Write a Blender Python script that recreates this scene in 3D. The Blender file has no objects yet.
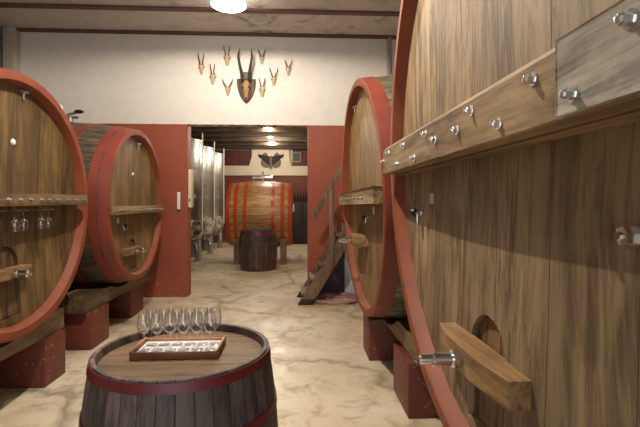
import bpy, bmesh, math, random
from mathutils import Vector, Matrix, Euler
from mathutils.geometry import delaunay_2d_cdt
random.seed(7)
sc = bpy.context.scene
COL = sc.collection
PI = math.pi

# ------------------------------------------------------------------ materials
def lin(c):
    c = c / 255.0
    return c / 12.92 if c <= 0.04045 else ((c + 0.055) / 1.055) ** 2.4
def rgb(r, g, b):
    return (lin(r), lin(g), lin(b), 1.0)

class NT:
    def __init__(s, name):
        s.m = bpy.data.materials.new(name); s.m.use_nodes = True
        s.t = s.m.node_tree; s.t.nodes.clear()
        s.out = s.t.nodes.new('ShaderNodeOutputMaterial')
        s.b = s.t.nodes.new('ShaderNodeBsdfPrincipled')
        s.t.links.new(s.b.outputs[0], s.out.inputs[0])
    def n(s, typ, **kw):
        nd = s.t.nodes.new(typ)
        for k, v in kw.items():
            setattr(nd, k, v)
        return nd
    def l(s, a, b): s.t.links.new(a, b)
    def math(s, op, a, b=None, c=None):
        nd = s.n('ShaderNodeMath', operation=op)
        for i, v in enumerate((a, b, c)):
            if v is None: continue
            if isinstance(v, (int, float)): nd.inputs[i].default_value = v
            else: s.l(v, nd.inputs[i])
        return nd.outputs[0]
    def noise(s, vec, scale, detail=4, rough=0.55, dist=0.0):
        nd = s.n('ShaderNodeTexNoise')
        nd.inputs['Scale'].default_value = scale; nd.inputs['Detail'].default_value = detail
        nd.inputs['Roughness'].default_value = rough; nd.inputs['Distortion'].default_value = dist
        if vec is not None: s.l(vec, nd.inputs['Vector'])
        return nd.outputs['Fac']
    def ramp(s, fac, stops):
        nd = s.n('ShaderNodeValToRGB'); e = nd.color_ramp.elements
        e[0].position, e[0].color = stops[0]; e[1].position, e[1].color = stops[-1]
        for p, c in stops[1:-1]:
            x = e.new(p); x.color = c
        s.l(fac, nd.inputs[0]); return nd.outputs[0]
    def mix(s, fac, a, b, mode='MIX'):
        nd = s.n('ShaderNodeMix', data_type='RGBA', blend_type=mode)
        for i, v in ((0, fac), (6, a), (7, b)):
            if isinstance(v, (int, float, tuple)): nd.inputs[i].default_value = v
            else: s.l(v, nd.inputs[i])
        return nd.outputs[2]
    def bump(s, h, strength, dist=0.01):
        nd = s.n('ShaderNodeBump'); nd.inputs['Strength'].default_value = strength
        nd.inputs['Distance'].default_value = dist
        s.l(h, nd.inputs['Height']); s.l(nd.outputs[0], s.b.inputs['Normal'])
    def coords(s):
        tc = s.n('ShaderNodeTexCoord'); return tc.outputs['Object']
    def rough(s, v): s.b.inputs['Roughness'].default_value = v

def mat_wood(name, light, dark, plank='Y', grain='Z', width=0.16, seam=0.012, angle=None, rough=0.6,
             vary=0.35, gscale=1.0, stain=None, seam_dark=0.25):
    """planks: side-by-side boards across one axis (or round an axle), grain along another"""
    t = NT(name); co = t.coords()
    sep = t.n('ShaderNodeSeparateXYZ'); t.l(co, sep.inputs[0]); ax = dict(X=sep.outputs[0], Y=sep.outputs[1], Z=sep.outputs[2])
    if angle is not None:                    # angle = (axis, offset a, offset b, count)
        axis, oa, ob, cnt = angle
        a, b = {'X': ('Y', 'Z'), 'Z': ('X', 'Y')}[axis]
        A = t.math('SUBTRACT', ax[a], oa); B = t.math('SUBTRACT', ax[b], ob)
        p = t.math('MULTIPLY', t.math('ADD', t.math('ARCTAN2', B, A), PI), cnt / (2 * PI))
        grain = axis
    elif width:
        p = t.math('DIVIDE', ax[plank], width)
    else:
        p = None
    def stretched(across, along):
        gv = dict(X=across, Y=across, Z=across); gv[grain] = along
        mp = t.n('ShaderNodeMapping'); mp.inputs['Scale'].default_value = [gv[k] * gscale for k in 'XYZ']
        t.l(wco, mp.inputs[0]); return mp.outputs[0]
    # slow wander of the grain so it bends round like sawn oak
    wn0 = t.n('ShaderNodeTexNoise'); wn0.inputs['Scale'].default_value = 2.2 * gscale; wn0.inputs['Detail'].default_value = 2
    wmp = t.n('ShaderNodeMapping'); ws = dict(X=1.6, Y=1.6, Z=1.6); ws[grain] = 0.6
    wmp.inputs['Scale'].default_value = [ws[k] for k in 'XYZ']; t.l(co, wmp.inputs[0]); t.l(wmp.outputs[0], wn0.inputs['Vector'])
    wma = t.n('ShaderNodeVectorMath', operation='MULTIPLY_ADD'); t.l(wn0.outputs['Color'], wma.inputs[0])
    wma.inputs[1].default_value = (0.12, 0.12, 0.12); t.l(co, wma.inputs[2]); wco = wma.outputs[0]
    if p is not None:
        pid = t.math('FLOOR', p); fr = t.math('FRACT', p)
        wn = t.n('ShaderNodeTexWhiteNoise', noise_dimensions='1D'); t.l(pid, wn.inputs['W'])
        off = t.n('ShaderNodeVectorMath', operation='MULTIPLY_ADD')
        t.l(wn.outputs['Color'], off.inputs[0]); off.inputs[1].default_value = (17, 17, 17); t.l(wco, off.inputs[2])
        wco = off.outputs[0]
    ga = t.noise(stretched(20.0, 1.3), 1.0, 5, 0.6, 0.3); gb = t.noise(stretched(95.0, 3.5), 1.0, 4, 0.6, 0.2)
    gc = t.noise(stretched(7.0, 2.5), 1.0, 5, 0.7, 0.5)
    g1 = t.math('ADD', t.math('ADD', t.math('MULTIPLY', ga, 0.42), t.math('MULTIPLY', gb, 0.26)), t.math('MULTIPLY', gc, 0.32))
    mp2 = t.n('ShaderNodeMapping'); mp2.inputs['Scale'].default_value = [{True: 0.5, False: 3.0}[k == grain] for k in 'XYZ']
    t.l(co, mp2.inputs[0]); g2 = t.noise(mp2.outputs[0], 1.2, 3, 0.5)
    mid = tuple((x + y) / 2 for x, y in zip(light, dark))
    col = t.ramp(g1, [(0.40, tuple(x * 0.5 for x in dark[:3]) + (1,)), (0.455, dark), (0.505, mid), (0.56, light)])
    col = t.mix(t.ramp(g2, [(0.35, (0, 0, 0, 1)), (0.7, (0.6, 0.6, 0.6, 1))]), col, stain or tuple(x * 0.55 for x in dark[:3]) + (1,), 'MIX')
    h = g1
    if p is not None:
        hv = t.math('ADD', t.math('MULTIPLY', wn.outputs['Value'], vary), 1 - vary * 0.5)
        cc = t.n('ShaderNodeCombineColor')
        for i in range(3): t.l(hv, cc.inputs[i])
        col = t.mix(1.0, col, cc.outputs[0], 'MULTIPLY')
        e = t.math('ABSOLUTE', t.math('SUBTRACT', fr, 0.5))
        mr = t.n('ShaderNodeMapRange'); mr.inputs[1].default_value = 0.5 - seam * 2.2; mr.inputs[2].default_value = 0.5 - seam * 0.5
        t.l(e, mr.inputs[0])
        col = t.mix(mr.outputs[0], col, tuple(x * seam_dark for x in dark[:3]) + (1,))
        h = t.math('SUBTRACT', g1, t.math('MULTIPLY', mr.outputs[0], 1.5))
    t.l(col, t.b.inputs['Base Color']); t.rough(rough)
    t.bump(h, 0.5, 0.004)
    return t.m

def mat_paint(name, base, alt, scale=3.0, rough=0.5, chips=None, chip_amt=0.62, bump=0.1):
    t = NT(name); co = t.coords()
    g = t.noise(co, scale, 5, 0.6)
    col = t.ramp(g, [(0.3, alt), (0.65, base)])
    if chips:
        c = t.noise(co, 22.0, 6, 0.7, 0.5)
        col = t.mix(t.ramp(c, [(chip_amt, (0, 0, 0, 1)), (chip_amt + 0.05, (1, 1, 1, 1))]), col, chips)
    t.l(col, t.b.inputs['Base Color']); t.rough(rough)
    t.bump(t.noise(co, 40.0, 3), bump, 0.003)
    return t.m

def mat_metal(name, col, rough=0.3, brushed=None):
    t = NT(name); t.b.inputs['Base Color'].default_value = col
    t.b.inputs['Metallic'].default_value = 1.0; t.rough(rough)
    if brushed:
        co = t.coords(); mp = t.n('ShaderNodeMapping'); mp.inputs['Scale'].default_value = brushed; t.l(co, mp.inputs[0])
        g = t.noise(mp.outputs[0], 6.0, 3)
        mr = t.n('ShaderNodeMapRange'); mr.inputs[3].default_value = rough * 0.75; mr.inputs[4].default_value = rough * 1.3
        t.l(g, mr.inputs[0]); t.l(mr.outputs[0], t.b.inputs['Roughness'])
    return t.m

def mat_plain(name, col, rough=0.5, vary=0.15, scale=12.0):
    t = NT(name); co = t.coords(); g = t.noise(co, scale, 4)
    d = tuple(x * (1 - vary) for x in col[:3]) + (1,); u = tuple(min(1, x * (1 + vary)) for x in col[:3]) + (1,)
    t.l(t.ramp(g, [(0.3, d), (0.7, u)]), t.b.inputs['Base Color']); t.rough(rough)
    return t.m

def mat_emit(name, col, strength):
    t = NT(name); t.b.inputs['Base Color'].default_value = (0.8, 0.8, 0.8, 1)
    t.b.inputs['Emission Color'].default_value = col; t.b.inputs['Emission Strength'].default_value = strength
    return t.m

def mat_glass(name):
    # thin blown glass: clear, with a Fresnel reflection
    t = NT(name); t.t.nodes.remove(t.b)
    tr = t.n('ShaderNodeBsdfTransparent'); tr.inputs[0].default_value = (0.985, 0.985, 0.99, 1)
    gl = t.n('ShaderNodeBsdfGlossy'); gl.inputs['Roughness'].default_value = 0.02; gl.inputs[0].default_value = (1, 1, 1, 1)
    lw = t.n('ShaderNodeLayerWeight')
    mx = t.n('ShaderNodeMixShader'); t.l(t.math('ADD', t.math('MULTIPLY', t.math('POWER', lw.outputs['Facing'], 2.5), 0.75), 0.07), mx.inputs[0]); t.l(tr.outputs[0], mx.inputs[1]); t.l(gl.outputs[0], mx.inputs[2])
    t.l(mx.outputs[0], t.out.inputs[0])
    return t.m

def mat_wall(name, split, red, white, red2):
    t = NT(name); co = t.coords(); sep = t.n('ShaderNodeSeparateXYZ'); t.l(co, sep.inputs[0])
    g = t.noise(co, 1.4, 5, 0.6); g2 = t.noise(co, 9.0, 5, 0.6)
    r = t.mix(t.ramp(g, [(0.35, (0, 0, 0, 1)), (0.7, (1, 1, 1, 1))]), red, red2)
    # scuffed foot of the wall: paler scrapes
    lowz = t.n('ShaderNodeMapRange'); t.l(sep.outputs[2], lowz.inputs[0]); lowz.inputs[1].default_value = 0.45; lowz.inputs[2].default_value = 0.0
    sc_ = t.math('MULTIPLY', lowz.outputs[0], t.ramp(t.noise(co, 14.0, 6, 0.7, 0.6), [(0.55, (0, 0, 0, 1)), (0.62, (1, 1, 1, 1))]))
    r = t.mix(t.math('MULTIPLY', sc_, 0.55), r, rgb(170, 140, 120))
    w = t.ramp(g2, [(0.3, tuple(x * 0.93 for x in white[:3]) + (1,)), (0.65, white)])
    edge = t.math('ADD', sep.outputs[2], t.math('MULTIPLY', t.math('SUBTRACT', g2, 0.5), 0.012))
    f = t.math('GREATER_THAN', edge, split)
    t.l(t.mix(f, r, w), t.b.inputs['Base Color']); t.rough(0.62)
    t.bump(t.noise(co, 30.0, 4), 0.12, 0.004)
    return t.m

def mat_floor():
    t = NT('worn_floor'); co = t.coords()
    a = t.noise(co, 0.9, 6, 0.6, 0.4); b = t.noise(co, 4.5, 6, 0.65, 0.8); c = t.noise(co, 0.35, 3, 0.5)
    col = t.ramp(a, [(0.25, rgb(172, 148, 114)), (0.42, rgb(206, 188, 156)), (0.55, rgb(220, 207, 180)), (0.75, rgb(226, 218, 202))])
    col = t.mix(t.ramp(b, [(0.50, (0, 0, 0, 1)), (0.70, (0.85, 0.85, 0.85, 1))]), col, rgb(166, 134, 96))
    col = t.mix(t.ramp(c, [(0.5, (0, 0, 0, 1)), (0.7, (0.5, 0.5, 0.5, 1))]), col, rgb(205, 198, 186))
    # wandering cracks with dirty edges
    wv = t.n('ShaderNodeTexNoise'); wv.inputs['Scale'].default_value = 1.6; wv.inputs['Detail'].default_value = 6
    t.l(co, wv.inputs['Vector'])
    mx = t.n('ShaderNodeVectorMath', operation='MULTIPLY_ADD'); t.l(wv.outputs['Color'], mx.inputs[0])
    mx.inputs[1].default_value = (1.1, 1.1, 0); t.l(co, mx.inputs[2])
    vo = t.n('ShaderNodeTexVoronoi', feature='DISTANCE_TO_EDGE'); vo.inputs['Scale'].default_value = 0.62
    t.l(mx.outputs[0], vo.inputs['Vector'])
    msk = t.ramp(t.noise(co, 0.8, 4, 0.6), [(0.40, (0, 0, 0, 1)), (0.52, (1, 1, 1, 1))])
    line = t.ramp(vo.outputs['Distance'], [(0.0, (1, 1, 1, 1)), (0.014, (0.6, 0.6, 0.6, 1)), (0.04, (0, 0, 0, 1))])
    col = t.mix(t.math('MULTIPLY', t.math('MULTIPLY', line, msk), 0.6), col, rgb(92, 80, 68))
    sp = t.noise(co, 30.0, 5, 0.7)
    col = t.mix(t.ramp(sp, [(0.62, (0, 0, 0, 1)), (0.72, (0.35, 0.35, 0.35, 1))]), col, rgb(96, 78, 58))
    t.l(col, t.b.inputs['Base Color'])
    t.l(t.ramp(b, [(0.3, (0.28, 0.28, 0.28, 1)), (0.7, (0.55, 0.55, 0.55, 1))]), t.b.inputs['Roughness'])
    t.bump(t.noise(co, 9.0, 6, 0.6), 0.15, 0.01)
    return t.m

def mat_ceiling(name, base, stain):
    t = NT(name); co = t.coords()
    a = t.noise(co, 2.2, 6, 0.65, 1.0); b = t.noise(co, 0.7, 4, 0.6)
    col = t.ramp(t.noise(co, 6, 4), [(0.3, tuple(x * 0.88 for x in base[:3]) + (1,)), (0.7, base)])
    m = t.math('MULTIPLY', t.ramp(a, [(0.5, (0, 0, 0, 1)), (0.66, (1, 1, 1, 1))]), t.ramp(b, [(0.42, (0, 0, 0, 1)), (0.6, (0.85, 0.85, 0.85, 1))]))
    t.l(t.mix(m, col, stain), t.b.inputs['Base Color']); t.rough(0.8)
    return t.m

# ------------------------------------------------------------------ mesh builder
ROT = {}
class MB:
    def __init__(s): s.bm = bmesh.new()
    def _new(s, fn):
        b2 = bmesh.new(); fn(b2)
        me = bpy.data.meshes.new('tmp'); b2.to_mesh(me); b2.free()
        s.bm.from_mesh(me); bpy.data.meshes.remove(me); return s
    def box(s, x0, x1, y0, y1, z0, z1, bev=0.0, M=None, seg=2):
        def fn(b):
            r = bmesh.ops.create_cube(b, size=1.0)
            for v in b.verts:
                v.co = Vector(((x0 + x1) / 2 + v.co.x * (x1 - x0), (y0 + y1) / 2 + v.co.y * (y1 - y0), (z0 + z1) / 2 + v.co.z * (z1 - z0)))
            if bev: bmesh.ops.bevel(b, geom=b.edges[:], offset=bev, segments=seg, affect='EDGES', profile=0.6)
            if M is not None: bmesh.ops.transform(b, matrix=M, verts=b.verts)
        return s._new(fn)
    def lathe(s, prof, org, axis='Z', segs=48, close=False, a0=0.0, tri=None):
        """prof: (radius, distance along axis); profile ends on the axle close up by themselves"""
        org = Vector(org)
        if isinstance(axis, str):
            w = {'X': Vector((1, 0, 0)), 'Y': Vector((0, 1, 0)), 'Z': Vector((0, 0, 1))}[axis]
        else: w = Vector(axis).normalized()
        u = w.orthogonal().normalized(); v = w.cross(u)
        def fn(b):
            rings = []
            for r, h in prof:
                if r < 1e-6: rings.append([b.verts.new(org + w * h)])
                else: rings.append([b.verts.new(org + w * h + (u * math.cos(a0 + 2 * PI * k / segs) + v * math.sin(a0 + 2 * PI * k / segs)) * r) for k in range(segs)])
            prs = list(zip(rings, rings[1:]))
            if close: prs.append((rings[-1], rings[0]))
            for A, B in prs:
                for k in range(segs):
                    j = (k + 1) % segs
                    if len(A) == 1 and len(B) == 1: continue
                    if len(A) == 1: b.faces.new((A[0], B[k], B[j]))
                    elif len(B) == 1: b.faces.new((A[k], B[0], A[j]))
                    else: b.faces.new((A[k], B[k], B[j], A[j]))
        return s._new(fn)
    def cyl(s, p0, p1, r, segs=16, r1=None):
        p0, p1 = Vector(p0), Vector(p1); d = p1 - p0; L = d.length
        return s.lathe([(0, 0), (r, 0), (r if r1 is None else r1, L), (0, L)], p0, d, segs)
    def tube(s, pts, rad, segs=10, flat=1.0):
        pts = [Vector(p) for p in pts]; n = len(pts)
        rads = rad if isinstance(rad, (list, tuple)) else [rad] * n
        def fn(b):
            rings = []; up = None
            for i, p in enumerate(pts):
                d = (pts[min(i + 1, n - 1)] - pts[max(i - 1, 0)]).normalized()
                if up is None: up = d.orthogonal().normalized()
                up = (up - d * up.dot(d)).normalized(); sd = d.cross(up)
                rings.append([b.verts.new(p + (up * math.cos(2 * PI * k / segs) + sd * math.sin(2 * PI * k / segs) * flat) * rads[i]) for k in range(segs)])
            for A, B in zip(rings, rings[1:]):
                for k in range(segs): b.faces.new((A[k], A[(k + 1) % segs], B[(k + 1) % segs], B[k]))
            b.faces.new(rings[0][::-1]); b.faces.new(rings[-1])
        return s._new(fn)
    def prism(s, poly, fa, fb, bev=0.0):
        """poly of 2-D points; fa / fb map a point to the front and the back face"""
        def fn(b):
            A = [b.verts.new(Vector(fa(*p))) for p in poly]; B = [b.verts.new(Vector(fb(*p))) for p in poly]
            b.faces.new(A); b.faces.new(B[::-1])
            for k in range(len(poly)):
                j = (k + 1) % len(poly); b.faces.new((A[k], B[k], B[j], A[j]))
            if bev: bmesh.ops.bevel(b, geom=b.edges[:], offset=bev, segments=2, affect='EDGES', profile=0.6)
        return s._new(fn)
    def ball(s, c, r, sx=1, sy=1, sz=1, seg=16):
        def fn(b):
            bmesh.ops.create_uvsphere(b, u_segments=seg, v_segments=max(6, seg // 2), radius=1)
            for v in b.verts: v.co = Vector((c[0] + v.co.x * r * sx, c[1] + v.co.y * r * sy, c[2] + v.co.z * r * sz))
        return s._new(fn)
    def done(s, name, mat, parent=None, smooth=35):
        bmesh.ops.recalc_face_normals(s.bm, faces=s.bm.faces)
        if parent is not None and parent.get('_rot') is not None:
            bmesh.ops.transform(s.bm, matrix=ROT[parent['_rot']], verts=s.bm.verts)
        if parent is not None:
            bmesh.ops.translate(s.bm, verts=s.bm.verts, vec=-Vector(parent['_at']))
        me = bpy.data.meshes.new(name); s.bm.to_mesh(me); s.bm.free()
        me.materials.append(mat)
        if smooth:
            for p in me.polygons: p.use_smooth = True
            me.set_sharp_from_angle(angle=math.radians(smooth))
        o = bpy.data.objects.new(name, me); COL.objects.link(o)
        if parent is not None:
            o.parent = parent; o['_at'] = parent['_at']
            if parent.get('_rot') is not None: o['_rot'] = parent['_rot']
        else: o['_at'] = (0.0, 0.0, 0.0)
        return o

def tag(o, label, cat, group=None):
    o['label'] = label; o['category'] = cat
    if group: o['group'] = group
    return o
def thing(name, label, cat, at, group=None):
    o = bpy.data.objects.new(name, None); COL.objects.link(o); o.location = at; o['_at'] = tuple(at)
    o.empty_display_size = 0.1
    return tag(o, label, cat, group)
def struct(mb, name, mat, smooth=35):
    o = mb.done(name, mat, None, smooth); o['kind'] = 'structure'; return o
def dup(root, delta, label=None, group=None):
    r = root.copy(); COL.objects.link(r); r.location = Vector(root.location) + Vector(delta)
    if label: r['label'] = label
    if group: r['group'] = group
    for ch in list(root.children):
        c = ch.copy(); COL.objects.link(c); c.parent = r
        for g in list(ch.children):
            d = g.copy(); COL.objects.link(d); d.parent = c
    return r

# ------------------------------------------------------------------ palette
M = {}
M['floor'] = mat_floor()
M['partition'] = mat_wall('red_and_white_wall', 2.70, rgb(150, 75, 50), rgb(228, 222, 214), rgb(138, 67, 46))
M['plaster'] = mat_plain('white_plaster', rgb(214, 206, 194), 0.7, 0.06, 3.0)
M['grey_plaster'] = mat_plain('grey_plaster', rgb(150, 146, 134), 0.8, 0.18, 2.0)
M['ceiling'] = mat_ceiling('stained_ceiling_plaster', rgb(206, 196, 186), rgb(112, 102, 76))
M['beam'] = mat_paint('brown_beam_paint', rgb(104, 66, 58), rgb(84, 54, 50), 4.0, 0.6)
M['rim'] = mat_paint('orange_brown_rim_paint', rgb(134, 63, 25), rgb(114, 50, 19), 5.0, 0.6, rgb(196, 140, 100), 0.70)
M['hoop'] = mat_paint('red_hoop_paint', rgb(134, 62, 48), rgb(116, 52, 42), 5.0, 0.42)
M['pier'] = mat_paint('red_pier_paint', rgb(112, 50, 32), rgb(92, 40, 26), 3.0, 0.55, rgb(176, 140, 122), 0.61)
M['bar'] = mat_wood('crossbar_oak', rgb(168, 140, 100), rgb(120, 94, 62), width=0, grain='Y', gscale=0.8, vary=0)
M['bar_dark'] = mat_wood('old_crossbar_oak', rgb(150, 120, 82), rgb(98, 74, 48), width=0, grain='Y', gscale=0.8, vary=0)
M['grey_board'] = mat_wood('grey_weathered_board', rgb(190, 182, 168), rgb(158, 148, 134), width=0, grain='Y', gscale=0.9)
M['yoke'] = mat_wood('yoke_oak', rgb(172, 134, 88), rgb(120, 86, 52), width=0, grain='Y', gscale=0.9)
M['door_oak'] = mat_wood('hatch_oak', rgb(156, 122, 82), rgb(106, 78, 50), 'Y', 'Z', 0.14)
M['timber'] = mat_wood('old_timber', rgb(138, 112, 80), rgb(88, 68, 46), width=0, grain='Y', gscale=0.6)
M['stair'] = mat_wood('stair_wood', rgb(148, 118, 90), rgb(96, 72, 52), width=0, grain='Z', gscale=0.6)
M['steel'] = mat_metal('bright_steel', (0.75, 0.76, 0.78, 1), 0.22)
M['dull_steel'] = mat_metal('dull_steel', (0.42, 0.41, 0.40, 1), 0.42)
M['tank'] = mat_metal('brushed_steel', (0.50, 0.48, 0.44, 1), 0.36, (1, 1, 30))
M['black'] = mat_plain('black_plastic', (0.012, 0.012, 0.013, 1), 0.35)
M['paper'] = mat_plain('pale_lilac_paper', rgb(206, 190, 200), 0.7, 0.04)
M['white'] = mat_plain('white_enamel', rgb(232, 230, 224), 0.4, 0.03)
M['glass'] = mat_glass('clear_glass')
M['tray'] = mat_wood('tray_wood', rgb(190, 132, 88), rgb(146, 96, 62), width=0, grain='X')
M['cloth'] = mat_plain('white_cloth', rgb(240, 238, 238), 0.8, 0.04, 60)

# ------------------------------------------------------------------ room
XL, XR, YW, YB, ZC = -4.45, 3.1, 6.82, -3.2, 4.115
struct(MB().box(XL - 0.2, XR + 0.2, YB - 0.2, 16.1, -0.12, 0.0), 'floor', M['floor'], 0)
struct(MB().box(XL - 0.2, XR + 0.2, YB - 0.2, YW + 0.2, ZC, ZC + 0.15), 'ceiling', M['ceiling'], 0)
OX0, OX1, OZ = -1.72, 0.155, 2.70
w = MB().box(XL - 0.2, OX0, YW, YW + 0.2, 0, ZC)
w.box(OX1, XR + 0.2, YW, YW + 0.2, 0, ZC).box(OX0, OX1, YW, YW + 0.2, OZ, ZC)
struct(w, 'wall_partition', M['partition'], 0)
struct(MB().box(XL - 0.2, XL, YB - 0.2, YW, 0, ZC), 'wall_left', M['grey_plaster'], 0)
struct(MB().box(XR, XR + 0.2, YB - 0.2, YW, 0, ZC), 'wall_right', M['plaster'], 0)
w = MB().box(XL, -1.9, YB - 0.2, YB, 0, ZC)
w.box(1.5, XR, YB - 0.2, YB, 0, ZC).box(-1.9, 1.5, YB - 0.2, YB, 3.1, ZC)
struct(w, 'wall_behind', M['plaster'], 0)
# painted steel beams carrying the ceiling
for i in range(12):
    yy = 6.765 - 0.84 * i
    struct(MB().box(XL, XR, yy - 0.05, yy + 0.05, 4.09, ZC), 'trim_%d' % (i + 1), M['beam'], 0)
struct(MB().box(-4.41, -4.25, 6.66, 6.82, 0, ZC, 0.01), 'trim_20', mat_plain('beige_corner_pier', rgb(186, 172, 152), 0.7, 0.06))
struct(MB().box(0.74, 0.90, 6.785, 6.82, 0, 0.92, 0.004), 'trim_21', mat_plain('pale_blue_white_paint', rgb(206, 208, 224), 0.5, 0.04))
struct(MB().prism([(0.30, 0), (0.739, 0), (0.739, 0.74)], lambda a, z: (a, 6.80, z), lambda a, z: (a, 6.82, z)), 'trim_22', mat_plain('violet_stair_shade', rgb(66, 44, 62), 0.55, 0.15, 4.0))  # added panel: shade under the stairs as dark colour, cut to their slope
t = thing('drain_pipe', 'grey vertical pipe on the white wall above the right casks', 'pipe', (1.45, 6.77, 0))
MB().cyl((1.45, 6.77, 0), (1.45, 6.77, ZC), 0.035).done('pipe', M['grey_plaster'], t)
m = MB()
for z in (1.2, 3.2): m.lathe([(0.035, 0), (0.042, 0), (0.042, 0.03), (0.035, 0.03)], (1.45, 6.77, z), 'Z', 20, True)
m.done('pipe_clip', M['dull_steel'], t)['kind'] = 'stuff'

# back room
FL, FR, FY, FZ = -4.45, 2.3, 15.7, 3.50
red_board = mat_wood('red_painted_boards', rgb(116, 50, 42), rgb(88, 36, 30), 'X', 'Z', 0.42, 0.01)
cream = mat_plain('cream_plaster', rgb(216, 202, 176), 0.7, 0.06, 2.0)
struct(MB().box(FL - 0.2, FL, YW + 0.2, FY + 0.2, 0, FZ), 'wall_far_left', M['grey_plaster'], 0)
struct(MB().box(FR, FR + 0.2, YW + 0.2, FY + 0.2, 0, FZ), 'wall_far_right', cream, 0)
w = MB().box(FL, FR, FY, FY + 0.2, 2.42, FZ)
struct(MB().box(-1.66, -0.32, FY - 0.16, FY + 0.25, 2.76, FZ), 'wall_far_centre', cream, 0)
w.box(FL, FR, FY - 0.16, FY, 2.42, 2.76)
for sx, d in ((-1.66, -1), (-0.32, 1)):      # sloping shoulders beside the centre block
    w.prism([(0, 2.76), (0.10 * d, 2.76), (0, 3.1)], lambda a, z, sx=sx: (sx + a, FY - 0.15, z), lambda a, z, sx=sx: (sx + a, FY, z))
struct(w, 'wall_far', cream, 0)
struct(MB().box(FL, FR, FY - 0.10, FY + 0.2, 0, 2.42), 'wall_far_lower', mat_wall('red_far_wall', 5.0, rgb(118, 60, 40), (1, 1, 1, 1), rgb(92, 46, 32)), 0)
struct(MB().box(FL, -1.68, FY - 0.02, FY, 2.78, 3.34), 'window_1', red_board, 0)
struct(MB().box(-0.20, FR, FY - 0.02, FY, 2.78, 3.40), 'window_2', red_board, 0)
struct(MB().box(FL - 0.2, FR + 0.2, YW + 0.2, FY + 0.2, FZ, FZ + 0.12), 'ceiling_far', mat_ceiling('dark_board_ceiling', rgb(140, 122, 96), rgb(88, 72, 54)), 0)
dark_beam = mat_wood('dark_ceiling_beam', rgb(112, 92, 68), rgb(70, 56, 42), width=0, grain='X')
for i in range(9):
    yy = 7.6 + i * 0.95
    struct(MB().box(FL, FR, yy - 0.09, yy + 0.09, 3.34, FZ), 'trim_%d' % (30 + i), dark_beam, 0)

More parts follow.
